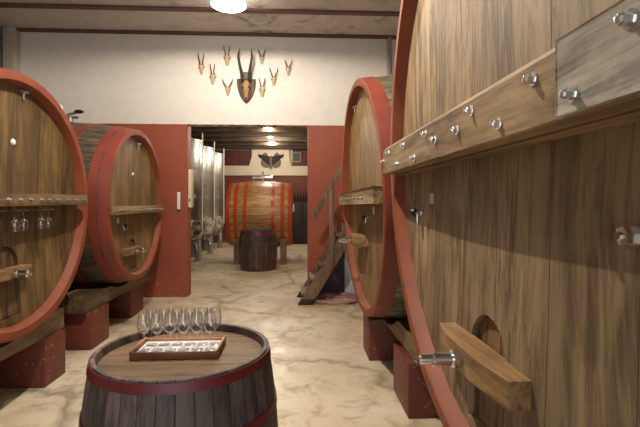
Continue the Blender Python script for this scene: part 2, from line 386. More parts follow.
# ------------------------------------------------------------------ casks
def cask(key, s, xr, yc, zc, R, L, label, hoops, door, yoke, bar, bolts, head_mat, stave_mat, rimmat, hoopmat, rot=None, bar_mat=None):
    """lying cask with its axle across the aisle; s = side its head faces; tt = distance behind the rim"""
    at = (xr - s * L / 2, yc, 0.0)
    root = thing('wine_cask', label, 'wine cask', at, 'large casks along the aisle')
    if rot:
        pv = Vector((xr, yc, zc)); ROT[key] = Matrix.Translation(pv) @ Euler(rot).to_matrix().to_4x4() @ Matrix.Translation(-pv); root['_rot'] = key
    X = lambda tt: xr - s * tt
    B = (0.06 if key == 'R2' else 0.11) * R
    prof = lambda tt: R + B * (1 - ((tt - L / 2) / (L / 2)) ** 2)
    ax = (-s, 0, 0)
    org = (xr, yc, zc)
    # staves
    p = [(R - 0.07, 0.05), (R - 0.004, 0.05)] + [(prof(k / 24 * L) - (0.004 if k in (0, 24) else 0), max(0.055, k / 24 * L)) for k in range(0, 25)] + [(R - 0.08, L), (R - 0.08, L - 0.06), (0, L - 0.06)]
    st = MB().lathe(p, org, ax, 96).done('stave_body', stave_mat, root)
    # painted stave ends and chamfer
    MB().lathe([(R, 0.004), (R - 0.004, 0), (R - 0.052, 0), (R - 0.058, 0.005), (R - 0.082, 0.078), (R - 0.003, 0.078)], org, ax, 96, True).done('painted_rim', rimmat, root)
    for h0, h1 in hoops:
        n = 4; outer = []; inner = []
        for k in range(n + 1):
            tt = h0 + (h1 - h0) * k / n
            outer.append((prof(tt) + 0.008, tt)); inner.append((prof(tt) - 0.003, tt))
        MB().lathe(outer + inner[::-1], org, ax, 96, True).done('hoop', hoopmat, root)
    # head with an arched hatch opening
    Rh = R - 0.078; dish = 0.03; t0 = 0.062
    N = 96
    dy, dtop, dw = door                       # centre, top (absolute), width
    dbot = zc - math.sqrt(Rh * Rh - (abs(dy - yc) + dw / 2) ** 2) + 0.03
    arch = [(dy - dw / 2, dbot), (dy + dw / 2, dbot)] + [(dy + dw / 2 * math.cos(a), dtop - dw / 2 + dw / 2 * math.sin(a)) for a in [PI * k / 14 for k in range(15)]]
    circ = [(yc + Rh * math.cos(2 * PI * k / N), zc + Rh * math.sin(2 * PI * k / N)) for k in range(N)]
    pts = [Vector(c) for c in circ + arch]; na = len(arch)
    edges = [(k, (k + 1) % N) for k in range(N)] + [(N + k, N + (k + 1) % na) for k in range(na)]
    g = 0.13; q = int(Rh / g) + 1
    for i in range(-q, q + 1):
        for j in range(-q, q + 1):
            a, b = yc + i * g, zc + j * g
            if (a - yc) ** 2 + (b - zc) ** 2 < (Rh - 0.05) ** 2 and not (abs(a - dy) < dw / 2 + 0.04 and dbot - 0.04 < b < dtop + 0.04):
                pts.append(Vector((a, b)))
    vo, eo, fo, *_ = delaunay_2d_cdt(pts, edges, [], 0, 1e-5)
    def depth(a, b): return t0 + dish * (1 - ((a - yc) ** 2 + (b - zc) ** 2) / (Rh * Rh))
    def inarch(a, b):
        if abs(a - dy) >= dw / 2 or b < dbot: return False
        zz = dtop - dw / 2
        return b < zz or (a - dy) ** 2 + (b - zz) ** 2 < (dw / 2) ** 2 * 0.995
    hb = MB(); bm = hb.bm
    A = [bm.verts.new((X(depth(*v)), v[0], v[1])) for v in vo]; Bv = [bm.verts.new((X(depth(*v) + 0.055), v[0], v[1])) for v in vo]
    ec = {}
    for f in fo:
        c = sum((vo[i] for i in f), Vector((0, 0))) / len(f)
        if inarch(c[0], c[1]): continue
        bm.faces.new([A[i] for i in f]); bm.faces.new([Bv[i] for i in f][::-1])
        for k in range(len(f)):
            e = (f[k], f[(k + 1) % len(f)]); ec.setdefault(tuple(sorted(e)), []).append(e)
    for e in ec.values():
        if len(e) == 1:
            i, j = e[0]; bm.faces.new((A[i], Bv[i], Bv[j], A[j]))
    for v in [v for v in bm.verts if not v.link_faces]: bm.verts.remove(v)
    hb.done('head', head_mat, root, 20)
    # hatch door set back into the opening
    ins = 0.007
    darch = [(dy - dw / 2 + ins, dbot + ins), (dy + dw / 2 - ins, dbot + ins)] + [(dy + (dw / 2 - ins) * math.cos(a), dtop - dw / 2 + (dw / 2 - ins) * math.sin(a)) for a in [PI * k / 14 for k in range(15)]]
    dd = MB().prism(darch, lambda a, b: (X(depth(a, b) + 0.022), a, b), lambda a, b: (X(depth(a, b) + 0.06), a, b)).done('hatch_door', M['door_oak'], root, 20)
    # yoke with its screw
    yy, yz, hl, hh, tf, tip = yoke             # centre y, z, half length, half height, front depth, screw tip depth
    td = depth(yy, yz) + 0.01
    te = td - (0.12 if key == 'R2' else 0.075)
    poly = [(-hl, td), (-hl, te), (-hl * 0.30, tf), (hl * 0.45, tf), (hl, te), (hl, td)]
    MB().prism(poly, lambda a, tt: (X(tt), yy + a, yz - hh), lambda a, tt: (X(tt), yy + a, yz + hh), 0.006).done('yoke', M['yoke'], root, 30)
    sw = MB().cyl((X(tf + 0.02), yy, yz), (X(tip), yy, yz), 0.016, 14).lathe([(0, 0), (0.030, 0), (0.032, 0.004), (0.032, 0.026), (0, 0.026)], (X(tf), yy, yz), (s, 0, 0), 6)
    sw.lathe([(0.016, 0), (0.024, 0.004), (0.024, 0.06), (0.018, 0.066)], (X(tf - 0.03), yy, yz), (s, 0, 0), 14)
    sw.lathe([(0.0, 0), (0.009, 0), (0.011, 0.012), (0, 0.022)], (X(tip), yy, yz), (s, 0, 0), 12).done('clamp_screw', M['steel'], root)
    # crossbar
    by0, by1, bz0, bz1, bt0 = bar
    bt1 = 0.085
    if key == 'R1':
        th = (bt1 - bt0)
        cb = MB().box(X(bt1), X(bt0 + th * 0.56), by0, by1, bz0, bz1, 0.005)
        xa, xb = bt0 + th * 0.55, bt0
        cb.prism([(xa, bz0 + 0.006), (xb + 0.004, bz0 + 0.002), (xb, bz0 + 0.006), (xb, bz1 - 0.024), (xb + 0.022, bz1 - 0.002), (xa, bz1 - 0.002)],
                 lambda a, z: (X(a), by0, z), lambda a, z: (X(a), by1 - (0.02 if a < xb + 0.01 else 0), z))
        cb = cb.done('crossbar', bar_mat, root, 30)
        MB().box(X(bt0 + 0.02), X(bt0 - 0.012), 0.30, 0.79, bz0 + 0.006, bz1 - 0.012, 0.002).done('patch_board', M['grey_board'], root, 30)['label'] = 'grey weathered patch board'
    else:
        tilt = None
        if key == 'R2':                      # this bar climbs a little towards the camera
            pc = Vector((xr, 4.3, (bz0 + bz1) / 2)); tilt = Matrix.Translation(pc) @ Matrix.Rotation(-0.014, 4, 'X') @ Matrix.Translation(-pc)
        cb = MB().box(X(bt1), X(bt0), by0, by1, bz0, bz1, 0.008, tilt).done('crossbar', bar_mat, root, 30)
    k0 = None; bolt0 = None
    for (b_y, b_z) in bolts:
        if bolt0 is None:
            sz = 0.85 if key == 'R1' else 0.8
            fx = bt0
            mb = MB().lathe([(0, 0.002), (0.018 * sz, 0.002), (0.018 * sz, -0.003), (0.0, -0.003)], (X(fx), b_y, b_z), (-s, 0, 0), 18)
            mb.lathe([(0, 0), (0.0115 * sz, 0), (0.012 * sz, 0.003), (0.012 * sz, 0.012), (0.008, 0.014), (0.007, 0.019), (0, 0.021)], (X(fx - 0.003), b_y, b_z), (s, 0, 0), 6)
            bolt0 = mb.done('bolt', M['steel'] if key == 'R1' else M['dull_steel'], root, 25); k0 = (b_y, b_z)
        else:
            c = bolt0.copy(); COL.objects.link(c); c.parent = root
            c.location = (s * 0.012 if (key == 'R1' and b_y < 0.79) else 0, b_y - k0[0], b_z - k0[1])
    root['_X'] = 0
    return root, X, depth

def tap(root, X, tt, y, z, s, small=False):
    m = MB().cyl((X(tt + 0.02), y, z), (X(tt - 0.05), y, z), 0.009, 12)
    m.cyl((X(tt - 0.04), y, z), (X(tt - 0.04), y - 0.0, z - 0.05), 0.007, 12).lathe([(0, 0), (0.016, 0), (0.016, 0.012), (0, 0.012)], (X(tt - 0.01), y, z), (s, 0, 0), 16)
    b = m.done('sample_tap', M['steel'], root)
    k = MB().lathe([(0, 0), (0.014, 0), (0.021, 0.006), (0.021, 0.022), (0.012, 0.028), (0, 0.028)], (X(tt - 0.045), y, z), (s * 0.6, 0.75, 0.1), 16)
    k.done('knob', M['black'], b)['label'] = 'black tap knob'

def plug(root, X, tt, y, z, s, r=0.02, mat='white'):
    MB().lathe([(0, -0.01), (r, -0.01), (r * 1.05, 0.006), (r * 0.7, 0.016), (0, 0.018)], (X(tt), y, z), (s, 0, 0), 18).done('bung', M[mat], root)

def top_fitting(root, X, tt, y, z, s):
    m = MB().cyl((X(tt + 0.03), y, z), (X(tt - 0.03), y, z), 0.012, 12).cyl((X(tt - 0.02), y - 0.035, z + 0.005), (X(tt - 0.02), y + 0.035, z + 0.005), 0.010, 12)
    m.cyl((X(tt - 0.02), y, z), (X(tt - 0.02), y, z - 0.05), 0.008, 12)
    m.ball((X(tt - 0.025), y + 0.035, z + 0.01), 0.016)
    m.done('vent_tap', M['dull_steel'], root)

def paper(root, X, tt, y, z, s, a=0.032):
    MB().box(X(tt), X(tt - 0.004), y - a, y + a, z - a, z + a, 0.0008).done('paper_tag', M['paper'], root)['label'] = 'small pale lilac paper tag'

def head_wood(name, l, d, wdt, vary=0.3, stain=None):
    return mat_wood(name, l, d, 'Y', 'Z', wdt, 0.010 * 0.15 / wdt, vary=vary, rough=0.55, stain=stain, seam_dark=0.45)
def stave_wood(name, zc, R, l, d):
    return mat_wood(name, l, d, angle=('X', 0.0, zc, int(2 * PI * R / 0.11)), seam=0.03, rough=0.6)

# near left cask
HL = [(0.006, 0.10), (0.112, 0.195), (0.42, 0.50), (1.62, 1.70), (1.93, 2.01), (2.025, 2.115)]
zc1 = 1.47
L1, X1, D1 = cask('L1', 1, -1.90, 3.10, zc1, 0.905, 2.12, 'huge oak cask nearest on the left, stemware hanging under its crossbar', HL,
    (3.03, 1.19, 0.26), (2.98, 1.012, 0.225, 0.034, 0.0, -0.10), (2.29, 3.865, 1.466, 1.550, -0.06),
    [(y, 1.508) for y in (2.36, 2.47, 2.58, 2.70, 2.83, 2.948, 3.06, 3.181, 3.274, 3.393, 3.543, 3.667, 3.801)],
    head_wood('oak_head_near_left', rgb(134, 107, 64), rgb(92, 70, 40), 0.15), stave_wood('staves_near_left', zc1, 0.9, rgb(120, 100, 76), rgb(76, 62, 46)), M['rim'], M['hoop'], None, M['bar_dark'])
plug(L1, X1, 0.09, 3.102, 1.911, 1, 0.024); top_fitting(L1, X1, 0.075, 3.17, 2.275, 1)
# far left cask
zc2 = 1.455
L2, X2, D2 = cask('L2', 1, -1.90, 5.29, zc2, 0.885, 2.12, 'large oak cask behind the nearest left one, against the red wall', HL,
    (5.25, 1.05, 0.25), (5.14, 0.918, 0.23, 0.038, 0.005, -0.11), (4.50, 6.06, 1.355, 1.440, -0.05),
    [(4.52 + 0.11 * k, 1.397) for k in range(14)],
    head_wood('oak_head_far_left', rgb(150, 118, 72), rgb(108, 82, 46), 0.14), stave_wood('staves_far_left', zc2, 0.885, rgb(116, 100, 80), rgb(72, 62, 50)), M['rim'], M['hoop'], None, M['bar'])
plug(L2, X2, 0.09, 5.275, 1.824, 1, 0.02); top_fitting(L2, X2, 0.075, 5.38, 2.19, 1)
tap(L2, X2, 0.085, 4.92, 1.22, 1); paper(L2, X2, 0.082, 4.84, 1.285, 1)
# far right cask
zc3 = 1.53
HR = [(0.006, 0.115), (0.27, 0.37), (0.62, 0.72), (1.58, 1.68), (1.93, 2.03), (2.185, 2.294)]
R2, X3, D3 = cask('R2', -1, 0.56, 3.99, zc3, 1.065, 2.3, 'tall oak cask on the right beside the wooden stairs', HR,
    (4.40, 1.29, 0.26), (4.22, 1.115, 0.20, 0.05, -0.035, -0.16), (3.015, 4.97, 1.468, 1.590, -0.05),
    [(y, 1.525) for y in (4.749, 4.472, 4.226, 3.975, 3.726, 3.461, 3.25)],
    head_wood('oak_head_far_right', rgb(172, 138, 92), rgb(128, 98, 60), 0.19), stave_wood('staves_far_right', zc3, 1.065, rgb(128, 118, 96), rgb(84, 76, 60)), M['rim'], M['hoop'], (0, -0.04, 0.03), M['bar'])
plug(R2, X3, 0.09, 4.566, 2.141, -1, 0.02); top_fitting(R2, X3, 0.075, 4.30, 2.44, -1)
tap(R2, X3, 0.085, 3.90, 1.345, -1); paper(R2, X3, 0.082, 3.68, 1.414, -1)
# near right cask
zc4 = 1.815
R1, X4, D4 = cask('R1', -1, 0.56, 1.37, zc4, 1.22, 2.4, 'biggest and nearest oak cask on the right, bolted crossbar with grey patch board', HR,
    (1.42, 1.112, 0.27), (1.425, 0.968, 0.285, 0.042, -0.015, -0.15), (0.22, 2.52, 1.652, 1.815, -0.06),
    [(2.335, 1.763), (2.47, 1.728), (2.142, 1.686), (2.006, 1.762), (1.82, 1.686), (1.658, 1.762), (1.54, 1.724), (1.325, 1.723), (1.214, 1.76), (1.045, 1.692), (0.889, 1.759), (0.74, 1.69), (0.607, 1.767), (0.42, 1.70)],
    head_wood('oak_head_near_right', rgb(166, 142, 108), rgb(116, 94, 68), 0.30, 0.35, rgb(98, 82, 62)), stave_wood('staves_near_right', zc4, 1.22, rgb(128, 112, 90), rgb(84, 70, 54)), M['rim'], M['hoop'], None, M['bar'])
tap(R1, X4, 0.085, 2.157, 1.439, -1); paper(R1, X4, 0.082, 2.03, 1.512, -1, 0.024)
MB().lathe([(0, 0), (0.026, 0), (0.026, 0.006), (0, 0.006)], (X4(0.085), 0.795, 1.433), (-1, 0, 0), 20).lathe([(0, 0), (0.019, 0), (0.019, 0.02), (0.008, 0.022), (0.008, 0.03), (0, 0.03)], (X4(0.08), 0.795, 1.433), (-1, 0, 0), 6).done('head_bolt', M['steel'], R1, 25)

# bung filler on top of the far left cask
t = thing('bung_filler', 'steel and white airlock fitting on top of the far left cask', 'valve', (-2.72, 5.29, 2.44))
MB().cyl((-2.72, 5.29, 2.445), (-2.72, 5.29, 2.50), 0.03, 20).done('tube', M['dull_steel'], t)
MB().cyl((-2.84, 5.29, 2.445), (-2.84, 5.29, 2.62), 0.03, 20).ball((-2.84, 5.29, 2.62), 0.032).done('airlock', M['white'], t)['label'] = 'white airlock bulb'
MB().cyl((-2.84, 5.29, 2.50), (-2.62, 5.29, 2.50), 0.014, 12).cyl((-2.76, 5.29, 2.53), (-2.64, 5.29, 2.56), 0.014, 12).done('clamp', M['steel'], t)
MB().ball((-2.62, 5.29, 2.57), 0.04, 1.4, 1, 0.6).done('knob', M['black'], t)

# ------------------------------------------------------------------ piers and timbers
def pier(x0, x1, y0, y1, z1, label):
    o = MB().box(x0, x1, y0, y1, 0, z1, 0.012).done('cask_pier', M['pier'])
    return tag(o, label, 'pier', 'red cask piers')
pier(-3.9, -2.025, 3.555, 3.865, 0.385, 'red painted pier under the nearest left cask, at its far end')
pier(-3.9, -2.025, 2.30, 2.62, 0.385, 'red painted pier under the nearest left cask, at its near end')
pier(-3.9, -2.07, 4.43, 4.835, 0.385, 'red painted pier under the near side of the far left cask')
pier(-3.9, -2.14, 5.63, 6.08, 0.385, 'red painted pier nearest the red wall, under the far left cask')
pier(0.665, 2.7, 4.0, 4.37, 0.385, 'red painted pier below the middle of the far right cask')
pier(0.755, 2.7, 2.92, 3.38, 0.385, 'red painted pier between the two right casks')
pier(0.755, 2.7, 1.75, 2.15, 0.385, 'red painted pier hidden under the nearest right cask, far one')
pier(0.755, 2.7, 0.55, 0.95, 0.385, 'red painted pier hidden under the nearest right cask, near one')

def cradle(xa, xb, y0, y1, yc, zc, r, zb, label, ztop, chocks=()):
    """timber along the aisle hollowed to the belly of its cask"""
    n = 60; top = []
    for k in range(n + 1):
        y = y0 + (y1 - y0) * k / n
        z = ztop
        for c0, c1, cz in chocks:
            if c0 <= y <= c1: z = cz
        if abs(y - yc) < r: z = min(ztop, zc - math.sqrt(r * r - (y - yc) ** 2) - 0.006)
        top.append((y, max(zb + 0.004, z)))
    poly = [(y0, zb), (y1, zb)] + top[::-1]
    o = MB().prism(poly, lambda a, b: (xa, a, b), lambda a, b: (xb, a, b), 0.0).done('cradle_timber', M['timber'], None, 30)
    return tag(o, label, 'timber', 'cradle timbers')
def rmax(R, L, t0, t1):
    f = lambda tt: R + 0.11 * R * (1 - ((tt - L / 2) / (L / 2)) ** 2) + 0.01
    return max(f(t0), f(t1))
cradle(-2.40, -2.06, 2.05, 3.90, 3.10, zc1, rmax(.905, 2.12, .16, .50), 0.387, 'grey brown cradle timber under the nearest left cask', 0.56)
cradle(-2.40, -2.10, 4.36, 6.25, 5.29, zc2, rmax(.885, 2.12, .2, .50), 0.387, 'grey brown cradle timber under the far left cask', 0.545, ((4.48, 4.80, 0.80), (5.8, 6.12, 0.8)))
cradle(0.80, 1.10, 2.86, 4.60, 3.99, zc3, 1.065 + 0.064 * 0.75 + 0.022, 0.387, 'grey brown cradle timber under the far right cask', 0.54)
cradle(0.85, 1.15, 0.45, 2.30, 1.37, zc4, rmax(1.22, 2.4, .29, .59), 0.387, 'grey brown cradle timber hidden under the nearest right cask', 0.72)

# ------------------------------------------------------------------ stemware
def glass_profile(sc_=1.0):
    out = [(0, 0.0), (0.0245, 0.0), (0.025, 0.0015), (0.016, 0.003), (0.006, 0.006), (0.0034, 0.014), (0.0032, 0.058), (0.006, 0.066),
           (0.017, 0.076), (0.0248, 0.090), (0.0264, 0.102), (0.0252, 0.125), (0.0212, 0.155)]
    inn = [(0.0203, 0.155), (0.0242, 0.125), (0.0254, 0.102), (0.0238, 0.091), (0.0162, 0.078), (0.006, 0.0705), (0, 0.070)]
    return [(r * sc_, h * sc_) for r, h in out + inn]
def wine_glass(at, label, group, down=False, k=1.0):
    o = MB().lathe(glass_profile(k), (0, 0, 0), 'Z' if not down else (0, 0, -1), 28).done('wine_glass', M['glass'], None, 60)
    o.location = at
    return tag(o, label, 'wine glass', group)

BX, BY, BZ = -0.4285, 1.645, 0.922
GZ = BZ + 0.0175
first = wine_glass((-0.598, 1.668, GZ), 'front row wine glass at the left end of the tray', 'wine glasses in the tray', False, 0.91)
ordn = ['leftmost', 'second from left', 'third from left', 'fourth from left', 'fifth from left', 'rightmost']
for row, (yy, x0) in enumerate(((1.642, -0.577), (1.708, -0.570))):
    for k in range(6):
        lab = 'clear wine glass standing in the tray, %s of the %s row' % (ordn[k], ('front', 'back')[row])
        if row == 0 and k == 0: o = first
        else:
            o = first.copy(); COL.objects.link(o)
        o['label'] = lab; o.location = (x0 + 0.0492 * k, yy, GZ)
# hanging under the near left crossbar
hg = None
for k, (yy, xx, pl) in enumerate(((2.79, -1.885, 'cut by the left edge of the photo'), (2.95, -1.875, 'left one of the middle pair'), (3.045, -1.875, 'right one of the middle pair'), (3.24, -1.875, 'left one of the pair nearest the cask rim'), (3.335, -1.875, 'right one of the pair nearest the cask rim'))):
    if hg is None: hg = o = wine_glass((0, 0, 0), '', 'wine glasses hanging under the crossbar', True, 0.98)
    else: o = hg.copy(); COL.objects.link(o)
    o.location = (xx, yy, 1.4475); o['label'] = 'upside-down wine glass hanging under the crossbar, ' + pl
for y in (2.79, 2.95, 3.045, 3.24, 3.335):
    for d in (-0.0115, 0.0115):
        MB().tube([(-1.842, y + d, 1.436), (-1.93, y + d, 1.436), (-1.945, y + d, 1.4655)], 0.004, 8).done('glass_rail', M['dull_steel'], L1)
# ------------------------------------------------------------------ foreground barrel
def upright_barrel(at, H, R, bulge, hoops, label, name, wood, hoopmat, headmat, rec=0.028, lip=0.016):
    x, y = at
    b = thing(name, label, 'barrel', (x, y, 0))
    pr = lambda h: R + bulge * (1 - ((h - H / 2) / (H / 2)) ** 2)
    p = [(0, 0.02), (R - lip, 0.02), (R - lip, 0)] + [(pr(H * k / 20), H * k / 20) for k in range(21)] + [(R - 0.003, H + 0.002), (R - lip, H), (R - lip - 0.006, H - rec), (R - lip - 0.006, H - rec - 0.02), (0, H - rec - 0.02)]
    MB().lathe(p, (x, y, 0), 'Z', 80).done('staves', wood, b)
    MB().lathe([(0, H - rec - 0.018), (R - lip - 0.007, H - rec - 0.018), (R - lip - 0.007, H - rec), (0, H - rec)], (x, y, 0), 'Z', 80).done('head', headmat, b)
    for h0, h1 in hoops:
        o_ = [(pr(h0 + (h1 - h0) * k / 3) + 0.004, h0 + (h1 - h0) * k / 3) for k in range(4)]
        i_ = [(r - 0.006, h) for r, h in o_]
        MB().lathe(o_ + i_[::-1], (x, y, 0), 'Z', 80, True).done('hoop', hoopmat, b)
    return b
hoop_dark = mat_paint('dark_red_hoop_paint', rgb(110, 34, 36), rgb(86, 28, 32), 6.0, 0.42)
barrel_wood = mat_wood('weathered_barrel_staves', rgb(114, 98, 90), rgb(70, 58, 54), angle=('Z', 0.0, 0.0, 36), seam=0.02, vary=0.5)
barrel_head = mat_wood('barrel_head_oak', rgb(146, 114, 76), rgb(104, 78, 50), 'Y', 'X', 0.10, 0.012, vary=0.2)
fb = upright_barrel((BX, BY), 0.95, 0.315, 0.042, [(0.913, 0.945), (0.735, 0.766), (0.19, 0.22), (0.004, 0.04)],
    'upright weathered oak barrel in the foreground serving as table', 'oak_barrel', barrel_wood, hoop_dark, barrel_head)
# tray
TX0, TX1, TY0, TY1 = -0.604, -0.300, 1.602, 1.752
t = thing('serving_tray', 'shallow wooden tray full of stemware on the foreground barrel', 'tray', ((TX0 + TX1) / 2, (TY0 + TY1) / 2, BZ))
z0 = BZ + 0.0005
MB().box(TX0, TX1, TY0, TY1, z0, z0 + 0.008, 0.001).done('base', M['tray'], t)
MB().box(TX0, TX1, TY0 - 0.009, TY0, z0, z0 + 0.026, 0.0015).done('side', M['tray'], t)
MB().box(TX0, TX1, TY1, TY1 + 0.009, z0, z0 + 0.026, 0.0015).done('side', M['tray'], t)
MB().box(TX0 - 0.008, TX0, TY0 - 0.009, TY1 + 0.009, z0, z0 + 0.032, 0.0015).done('end', M['tray'], t)
MB().box(TX1, TX1 + 0.008, TY0 - 0.009, TY1 + 0.009, z0, z0 + 0.032, 0.0015).done('end', M['tray'], t)
m = MB().box(TX0 + 0.004, TX1 - 0.004, TY0 + 0.003, TY1 - 0.003, z0 + 0.0085, z0 + 0.0170, 0.002)
tag(m.done('tray_cloth', M['cloth']), 'folded white cloth lining the wooden tray', 'cloth')

# ------------------------------------------------------------------ stairs by the right red wall
rise, run, NST = 1.90, 1.16, 9             # slope of the strings
t = thing('wooden_stairs', 'old steep wooden stairs with handrail against the red wall', 'stairs', (0.1, 6.45, 0))
def stringer(y0, y1, x0, wd):
    poly = [(x0, 0.0), (x0 + wd, 0.0), (x0 + run + wd, rise), (x0 + run, rise)]
    return MB().prism(poly, lambda a, z: (a, y0, z), lambda a, z: (a, y1, z), 0.006).done('stringer', M['stair'], t, 20)
stringer(6.20, 6.25, 0.0, 0.20); stringer(6.70, 6.75, -0.02, 0.16)
for k in range(NST):
    f = (k + 0.75) / NST; xx, zz = run * f, rise * f
    # board let into the strings, its worn nose standing proud of their upper edge
    MB().box(xx - 0.055, xx + 0.11, 6.196, 6.754, zz - 0.018, zz + 0.018, 0.006).done('step', M['stair'], t)
for y0, y1, x0, wd in ((6.196, 6.254, -0.004, 0.21), (6.696, 6.754, -0.024, 0.17)):
    MB().prism([(x0, 0), (x0 + wd, 0), (x0 + wd + 0.05, 0.085), (x0 + 0.05, 0.085)], lambda a, z: (a, y0, z), lambda a, z: (a, y1, z), 0.006).done('foot_shoe', M['black'], t)['label'] = 'black shoe on the stair foot'
RD = Vector((0.66, 0, 1.15)).normalized()
r0 = Vector((0.225, 6.195, 1.26))
ang = math.atan2(RD.x, RD.z)
MR = Matrix.Translation(r0) @ Matrix.Rotation(ang, 4, 'Y')
MB().box(-0.035, 0.035, -0.02, 0.02, 0, 1.02, 0.006, MR).done('handrail', M['stair'], t)
MB().box(0.445, 0.515, 6.155, 6.199, 0.50, 1.66, 0.006).done('handrail_post', M['stair'], t)
# hose on the floor
pts = []
for k in range(0, 260):
    a = 2 * PI * k / 52
    rr = 0.20 + 0.075 * ((k // 52) * 0.45 % 2.0) + 0.035 * math.sin(k * 0.11 + 1) + 0.02 * math.cos(k * 0.29)
    pts.append((0.63 + 0.02 * math.sin(k * 0.021) + rr * 1.05 * math.cos(a), 6.44 + rr * 0.95 * math.sin(a), 0.014 + 0.006 * (k / 52) + 0.004 * (1 + math.sin(k * 0.5))))
hose = MB().tube(pts, 0.013, 8).done('hose', mat_plain('pink_grey_rubber', rgb(172, 128, 124), 0.45, 0.2, 6))
tag(hose, 'coiled pinkish hose lying on the floor under the stairs', 'hose')

# ------------------------------------------------------------------ trophies on the white wall
bone = mat_plain('old_bone', rgb(186, 164, 128), 0.55, 0.2, 30)
bone2 = mat_plain('brown_bone', rgb(160, 122, 76), 0.55, 0.25, 30)
horn = mat_wood('dark_horn', rgb(88, 74, 58), rgb(44, 36, 28), width=0, grain='Z', gscale=2)
antl = mat_plain('antler', rgb(104, 76, 46), 0.6, 0.3, 40)
shield_m = mat_wood('dark_shield_wood', rgb(92, 62, 46), rgb(58, 38, 30), width=0, grain='Z')
yw = YW
t = thing('antelope_trophy', 'large horned skull on a dark shield at the centre of the white wall', 'hunting trophy', (-0.81, yw, 3.02))
half = [(0.0, -0.19), (0.05, -0.15), (0.10, -0.07), (0.135, 0.03), (0.15, 0.13), (0.145, 0.19), (0.10, 0.185), (0.06, 0.20), (0.0, 0.19)]
poly = half + [(-a, b) for a, b in half[1:-1]][::-1]
cx, cz = -0.81, 3.225
MB().prism([(a, b) for a, b in poly], lambda a, b: (cx + a, yw - 0.03, cz + b), lambda a, b: (cx + a, yw, cz + b), 0.006).done('shield', shield_m, t, 30)
# long skull: frontal bone narrowing to the muzzle
def skull(mb, cx, y, cz, h, w_):
    secs = [(-0.52, 0.16, 0.20), (-0.42, 0.22, 0.26), (-0.22, 0.26, 0.34), (0.0, 0.36, 0.42), (0.14, 0.50, 0.46), (0.28, 0.44, 0.44), (0.42, 0.34, 0.34), (0.50, 0.16, 0.16)]
    def fn(b):
        rings = []
        for q, ww, dd in secs:
            rings.append([b.verts.new((cx + math.cos(2 * PI * k / 14) * ww * w_, y - dd * w_ * 0.9 * (0.35 + 0.65 * math.sin(2 * PI * k / 14)) if math.sin(2 * PI * k / 14) > 0 else y - dd * w_ * 0.9 * 0.35 * (1 + math.sin(2 * PI * k / 14)), cz + q * h)) for k in range(14)])
        for A, B in zip(rings, rings[1:]):
            for k in range(14): b.faces.new((A[k], A[(k + 1) % 14], B[(k + 1) % 14], B[k]))
        b.faces.new(rings[0]); b.faces.new(rings[-1])
    return mb._new(fn)
sk = skull(MB(), cx, yw - 0.03, 3.235, 0.31, 0.145).done('skull', bone2, t, 50)
for d in (-1, 1):
    MB().ball((cx + d * 0.050, yw - 0.075, 3.275), 0.022, 0.8, 0.6, 1.2).done('eye_socket', M['black'], sk)
MB().ball((cx, yw - 0.085, 3.10), 0.016, 1, 0.6, 1).done('nose_hole', M['black'], sk)
MB().box(cx - 0.075, cx + 0.085, yw - 0.06, yw, 3.395, 3.52, 0.02).done('mount_block', mat_plain('grey_mount', rgb(96, 88, 80), 0.7), t)
for d in (-1, 1):
    p = [(cx + d * 0.055, yw - 0.09, 3.37), (cx + d * 0.060, yw - 0.13, 3.48), (cx + d * 0.085 - 0.0, yw - 0.17, 3.60), (cx + d * 0.105, yw - 0.19, 3.70), (cx + d * 0.098, yw - 0.17, 3.79), (cx + d * 0.090, yw - 0.13, 3.86)]
    MB().tube(p, [0.026, 0.024, 0.021, 0.017, 0.011, 0.003], 12).done('horn', horn, t, 60)
small = [(-1.505, 3.57, 0.95, 1.25, 'outermost on the left'), (-1.33, 3.42, 1.0, 1.15, 'second from the left'), (-1.11, 3.72, 1.05, 0.95, 'at the upper left of the big trophy'),
         (-1.098, 3.235, 0.85, 0.85, 'at the lower left of the big trophy'), (-0.567, 3.725, 0.8, 0.75, 'at the upper right of the big trophy'), (-0.562, 3.235, 1.05, 0.95, 'at the lower right of the big trophy'),
         (-0.38, 3.40, 0.9, 0.95, 'second from the right'), (-0.152, 3.56, 0.85, 0.80, 'outermost on the right')]
for k, (x, z, ks, ka, pl) in enumerate(small):
    tt = thing('roe_deer_trophy', 'small antlered skull on the white wall, ' + pl, 'hunting trophy', (x, yw, z - 0.08), 'small trophies on the white wall')
    s_ = skull(MB(), x, yw, z - 0.005, 0.165 * ks, 0.11 * ks).done('skull', bone, tt, 50)
    for d in (-1, 1):
        MB().ball((x + d * 0.030 * ks, yw - 0.034 * ks, z + 0.014), 0.010 * ks, 0.8, 0.7, 1).done('eye_socket', M['black'], s_)
        sp = (0.7, 0.55, 0.75, 1.25, 0.8, 0.75, 1.0, 0.9)[k]
        a = [(x + d * 0.022 * ks, yw - 0.025, z + 0.05 * ks), (x + d * 0.034 * sp, yw - 0.045, z + 0.05 * ks + 0.05 * ka), (x + d * 0.056 * sp, yw - 0.05, z + 0.05 * ks + 0.10 * ka), (x + d * 0.060 * sp, yw - 0.03, z + 0.05 * ks + 0.155 * ka)]
        m = MB().tube(a, [0.011, 0.010, 0.008, 0.003], 8)
        m.tube([a[2], (x + d * 0.062 * sp, yw - 0.10, z + 0.05 * ks + 0.125 * ka)], [0.006, 0.002], 6).done('antler', antl, tt, 60)

